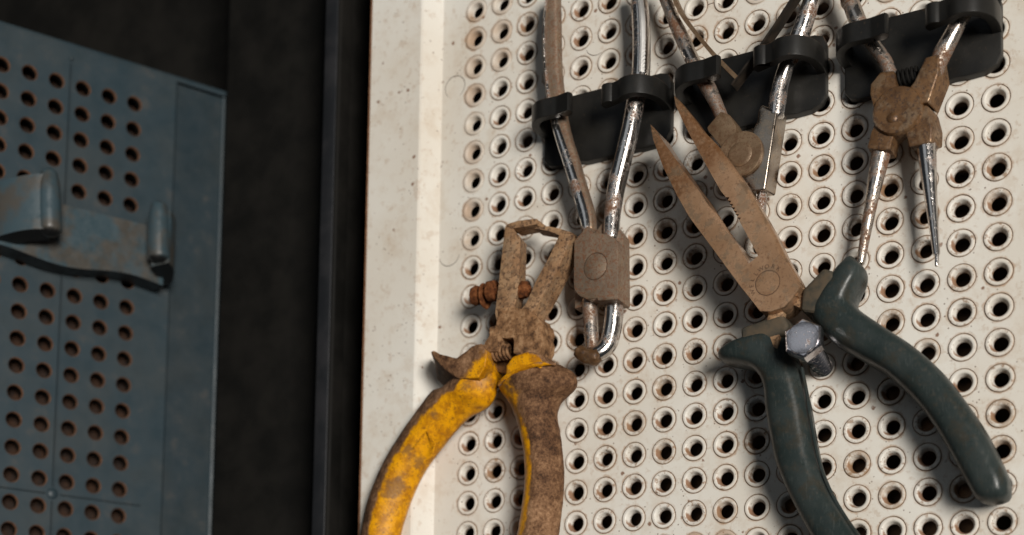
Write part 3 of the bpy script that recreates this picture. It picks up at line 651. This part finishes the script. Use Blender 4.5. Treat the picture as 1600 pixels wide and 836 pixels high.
gr = roughen(grip_bm([(788, 593, 880, 571, 11, 6.0), (778, 600, 899, 584, 11, 7.2), (783, 614, 901, 604, 11, 7.6), (795, 632, 878, 626, 10.5, 7.6), (804, 652, 872, 648, 10.3, 7.4), (811, 676, 876, 674, 10, 7.2), (817, 704, 880, 704, 10, 7.2), (820, 741, 882, 741, 10, 7.2), (817, 783, 880, 783, 10, 7.2), (808, 836, 873, 838, 10, 7), (796, 890, 858, 894, 10, 6.6), (786, 930, 842, 936, 10, 5.6)], 32, power=1.12), .14, .35, 6)
gr = link('grip', gr, YELL_R, t, 60)
YELL_C = m_yellow('half_clean_yellow_collar', (.97, .0, .22), .05)
slab('collar', [(789, 592), (789, 571), (800, 556), (825, 548), (845, 552), (852, 565), (846, 588), (815, 602)], 16.8, 6, YELL_C, gr, bevel=1.2, seg=3)
link('guard_rim', roughen(sweep_bm([at(*q) for q in ((780, 602, 15.6), (787, 592, 16.6), (803, 582.5, 17.2), (823, 574, 17.6), (842, 569, 17.4), (858, 568.5, 16.6), (868, 569.5, 15.8))], [.5, .7, .7, .75, .75, .6, .35], 10), .25, .7, 8), YELL_C, gr)
# raised triangle mark on the left grip
def stroke(name, pts, h, w, m, parent, close=False, hs=None):
    q = [at(u, v, h) for u, v in pts]
    return link(name, sweep_bm(q + ([q[0]] if close else []), [(w, w * .6)] * (len(q) + (1 if close else 0)), 8, sub=1), m, parent)
stroke('raised_mark', [(647, 699), (667, 673), (680, 693), (676, 707)], 16.3, .28, YELL_L, gl)

# ------------------------------------------------------------------ green long-nose pliers
t = thing('long_nose_pliers', at(1330, 860, 15), 'large open long nose pliers with dark green moulded grips and tan steel jaws', 'pliers')
HF, HB = 19.8, 13.5
def zig(p, q, n, amp):
    """toothed edge from p to q"""
    out = []; dx, dy = q[0] - p[0], q[1] - p[1]; l = math.hypot(dx, dy); nx, ny = -dy / l, dx / l
    for i in range(n):
        out.append((p[0] + dx * i / n, p[1] + dy * i / n)); a = (i + .5) / n
        out.append((p[0] + dx * a + nx * amp, p[1] + dy * a + ny * amp))
    return out + [q]
lj = [(1016, 194), (1020, 217), (1036, 261), (1058, 306), (1076, 338), (1105, 377), (1130, 411), (1157, 448), (1180, 476), (1187.5, 486), (1205, 486.5), (1225, 479.5), (1236, 468), (1251, 448), (1234, 418), (1222, 400), (1216, 395.5), (1205, 394.5), (1192.5, 396.5), (1182.5, 401), (1176, 407), (1170, 412), (1152, 381), (1139, 366)] + zig((1134, 361), (1107.5, 322), 7, -5.0) + [(1095, 302), (1076, 277), (1055, 247), (1037, 222), (1025, 203)]
slab('lower_jaw', lj, HF, 10.0, TAN, t, big=(0, 8, .6))
rj = [(1052, 147), (1061, 156), (1080, 179), (1097, 202), (1117, 222), (1140, 252), (1160, 280), (1175, 304), (1195, 338), (1211, 366), (1226, 398), (1250, 440), (1246, 462), (1190, 470), (1175, 440), (1188, 410), (1184, 399), (1170, 372)] + zig((1155, 345), (1134, 308), 7, 4.8) + [(1126, 298), (1110, 270), (1092, 237), (1080, 215), (1066, 187), (1056, 165)]
slab('upper_jaw', rj, HF - .9, HB, TAN, t, big=(0, 11, 1.6))
slab('tang', [(1186, 470), (1200, 492), (1185, 540), (1215, 545), (1225, 478)], HF - 3, HB + .5, JAWRUST, t, bevel=.4)
slab('tang', [(1230, 440), (1252, 446), (1285, 470), (1270, 490), (1235, 475)], HF - 3.5, HB + .5, JAWRUST, t, bevel=.4)
piv_c = at(1199.5, 442, HF)
link('rivet', lathe_bm([(3.55, -.5), (3.55, .02), (3.3, .06), (.2, .08)], piv_c, Vector((0, -1, 0)), 32), TAN, t)
bm = bmesh.new(); rings_to_bm(bm, [[piv_c + Vector((math.cos(2 * math.pi * k / 40) * rr, -.035, math.sin(2 * math.pi * k / 40) * rr)) for k in range(40)] for rr in (3.5, 3.72)], False); link('rivet_seam', bm, INK, t)
# engraved maker's lettering on an arc round the rivet
def lettering(text, centre, R, a0, a1, size, m, parent):
    bm = bmesh.new()
    for i, ch in enumerate(text):
        cu = bpy.data.curves.new('letter', 'FONT'); cu.body = ch; cu.size = size; cu.align_x = 'CENTER'; cu.resolution_u = 2
        ob = bpy.data.objects.new('letter', cu); me = bpy.data.meshes.new_from_object(ob)
        a = math.radians(a0 + (a1 - a0) * i / (len(text) - 1)); rd = Vector((math.cos(a), 0, math.sin(a))); tg = Vector((math.sin(a), 0, -math.cos(a)))
        vs = [bm.verts.new(centre + rd * (R + v.co.y) + tg * v.co.x + Vector((0, -.03, 0))) for v in me.vertices]
        for p in me.polygons:
            try: bm.faces.new([vs[k] for k in p.vertices])
            except ValueError: pass
        bpy.data.objects.remove(ob); bpy.data.meshes.remove(me); bpy.data.curves.remove(cu)
    return link('engraved_lettering', bm, m, parent)
lettering('WELLWORK', piv_c, 4.25, 205, 48, 1.75, INK, t)
# left grip
gl = grip_bm([(1142, 544, 1234, 519, 10.00, 6.4), (1132, 549, 1237, 524, 10.00, 7.2), (1125, 558, 1240, 533, 10.00, 7.5), (1133, 569, 1244, 546, 10.00, 7.5), (1172, 577, 1248, 563, 10.00, 7.4), (1188, 590, 1255, 584, 9.80, 7.4), (1196, 610, 1261, 608, 9.60, 7.3), (1199, 642, 1268, 640, 9.20, 7.2), (1206, 682, 1275, 682, 8.80, 7.2), (1215, 725, 1285, 729, 8.60, 7.2), (1229, 761, 1301, 769, 8.60, 7.2), (1245, 794, 1322, 805, 8.60, 7.1), (1268, 836, 1345, 840, 8.60, 7.0), (1300, 886, 1374, 878, 8.60, 6.6), (1332, 926, 1396, 908, 8.60, 5.6)], 32, power=.70)
gl = link('grip', gl, GREEN, t, 60)
slab('collar', [(1156, 512), (1190, 500), (1222, 490), (1232, 507), (1228, 522), (1160, 540)], 17.0, 5.5, COLLAR, gl, bevel=1.3, seg=3)
bar('seam_ridge', [(1250, 575, 1256, 575, 12.90), (1257, 610, 1263, 610, 12.60), (1263, 650, 1269, 650, 12.20), (1270, 690, 1276, 690, 11.90), (1280, 732, 1286, 731, 11.40), (1296, 772, 1302, 769, 11.00), (1317, 808, 1322, 804, 10.70), (1340, 842, 1346, 838, 10.40)], GREEN, gl, depth=.9, seg=10)
# right grip
gr = grip_bm([(1322, 410, 1342, 410, 11.00, 4.6), (1308, 428, 1352, 419, 11.00, 6.2), (1294, 450, 1353, 436, 11.00, 7.0), (1280, 474, 1344, 456, 11.00, 7.4), (1272, 498, 1338, 474, 11.00, 7.6), (1284, 520, 1349, 489, 10.80, 7.5), (1308, 541, 1387, 515, 10.40, 7.5), (1345, 563, 1435, 547, 10.00, 7.5), (1389, 590, 1477, 585, 9.50, 7.5), (1429, 627, 1509, 625, 9.00, 7.5), (1461, 668, 1541, 672, 8.60, 7.5), (1486, 710, 1563, 714, 8.60, 7.4), (1508, 750, 1578, 748, 8.60, 7.2), (1523, 776, 1580, 768, 8.60, 6.6)], 32, power=.70)
gr = link('grip', gr, GREEN, t, 60)
slab('collar', [(1253, 453), (1286, 418), (1300, 422), (1308, 442), (1285, 490), (1250, 486)], 17.8, 6.0, COLLAR, gr, bevel=1.3, seg=3)

# ------------------------------------------------------------------ hex bolt the long-nose pliers hang on
t = thing('hex_bolt', W(120, 141, 0), 'shiny zinc hex head bolt sticking out of the white board between the green grips', 'bolt')
b0 = W(120.0, 140.6, 4); b1 = at(1260, 536, 21.0); ax = (b1 - b0).normalized(); Lb = (b1 - b0).length
bm = bmesh.new(); s = ax.cross(Vector((0, 0, 1))).normalized(); q = ax.cross(s); seg = 20; rings = []; nst = 150
for i in range(nst + 1):
    tt = Lb * i / nst; rg = []
    for k in range(seg):
        ph = (tt / 1.75 - k / seg) % 1.0; rr = 3.05 - .95 * (1 - abs(ph * 2 - 1)); th = 2 * math.pi * k / seg
        rg.append(b0 + ax * tt + (s * math.cos(th) + q * math.sin(th)) * rr)
    rings.append(rg)
rings_to_bm(bm, rings); link('thread', bm, CLEAN, t, 30)
bm = bmesh.new(); rot = math.radians(33)
def hexring(rr, tt): return [b1 + ax * tt + (s * math.cos(rot + math.pi * k / 3) + q * math.sin(rot + math.pi * k / 3)) * rr for k in range(6)]
rings_to_bm(bm, [hexring(5.4, -.2), hexring(5.7, .1), hexring(5.7, 3.7), hexring(5.1, 4.3)])
hd = link('head', bm, CLEAN, t, 15)
link('head_face', lathe_bm([(4.6, 4.1), (4.55, 4.4), (4.35, 4.46), (.2, 4.5)], b1, ax, 36), CLEAN, hd)

# ------------------------------------------------------------------ grey holder on the left door
t = thing('tool_holder', L(10, 60, 0), 'blue-grey metal tool holder with two rounded upright ends on the perforated door', 'holder')
def lplan_bm(plan, ya, yb, th, end_r=None):
    P = catmull([Vector((x, h, 0)) for x, h in plan], 5); A, B = [], []
    for i, p in enumerate(P):
        tt = (P[min(i + 1, len(P) - 1)] - P[max(i - 1, 0)]).normalized(); nn = Vector((-tt.y, tt.x, 0)); A.append(p + nn * th / 2); B.append(p - nn * th / 2)
    out = A + B[::-1]; bm = bmesh.new(); T = [bm.verts.new(L(p.x, ya(p), p.y)) for p in out]; Bt = [bm.verts.new(L(p.x, yb(p), p.y)) for p in out]; n = len(out)
    m_ = len(A)
    for i in range(n): bm.faces.new((T[i], Bt[i], Bt[(i + 1) % n], T[(i + 1) % n]))
    for V in (T, Bt):
        for i in range(m_ - 1): bm.faces.new((V[i], V[i + 1], V[n - 2 - i], V[n - 1 - i]))
    return bm
def m_dusted_shaded():
    n = N('dusted_plastic_shaded_below'); sx = n.new('ShaderNodeSeparateXYZ'); n.put(sx.inputs[0], n.geo.outputs['Normal'])
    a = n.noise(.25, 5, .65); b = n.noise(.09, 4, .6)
    dust_shade = n.step(n.math('ADD', sx.outputs[2], n.math('MULTIPLY', n.math('SUBTRACT', a, .5), .5)), -.75, -.35)  # dust film by facing; downward faces stay black, painting the underside's shade
    c = n.mix(dust_shade, (.006, .006, .006), n.mix(n.step(b, .42, .62), (.034, .058, .070), (.055, .05, .042)))
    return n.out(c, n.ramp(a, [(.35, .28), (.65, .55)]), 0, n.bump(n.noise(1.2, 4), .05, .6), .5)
DUST_SHADED = m_dusted_shaded()
link('back_plate', lplan_bm([(-11, 5.2), (6, 5.1), (20, 5.0), (34, 5.1), (50, 5.2)], lambda p: 50.5, lambda p: 72.0 + 1.3 * math.sin(p.x * .13), 10.0), DUST_SHADED, t)
link('arm', lplan_bm([(-10, 3), (-10.5, 8), (-7, 13), (-2, 17.5), (3, 20)], lambda p: 50 - 3 * max(0, p.y - 8) / 12, lambda p: 70 - 3 * max(0, p.y - 8) / 12, 7.0), DUST_SHADED, t)
link('arm', lplan_bm([(49, 3), (50.5, 7), (50, 11), (48.3, 15), (45.5, 18)], lambda p: 50 - 3 * max(0, p.y - 8) / 12, lambda p: 70 - 3 * max(0, p.y - 8) / 12, 7.0), DUST_SHADED, t)
link('rounded_end', sweep_bm([L(2.4, 45, 20.5), L(2.6, 50, 20.5), L(3.2, 60, 20.5), L(3.6, 65, 20.5)], [3.0, 3.9, 4.2, 4.3], 20, sub=4), DUST_SHADED, t)
link('rounded_end', sweep_bm([L(44.2, 45.5, 18), L(44.4, 50, 18), L(44.7, 60, 18), L(45, 64.5, 18)], [3.0, 3.8, 4.1, 4.2], 20, sub=4), DUST_SHADED, t)
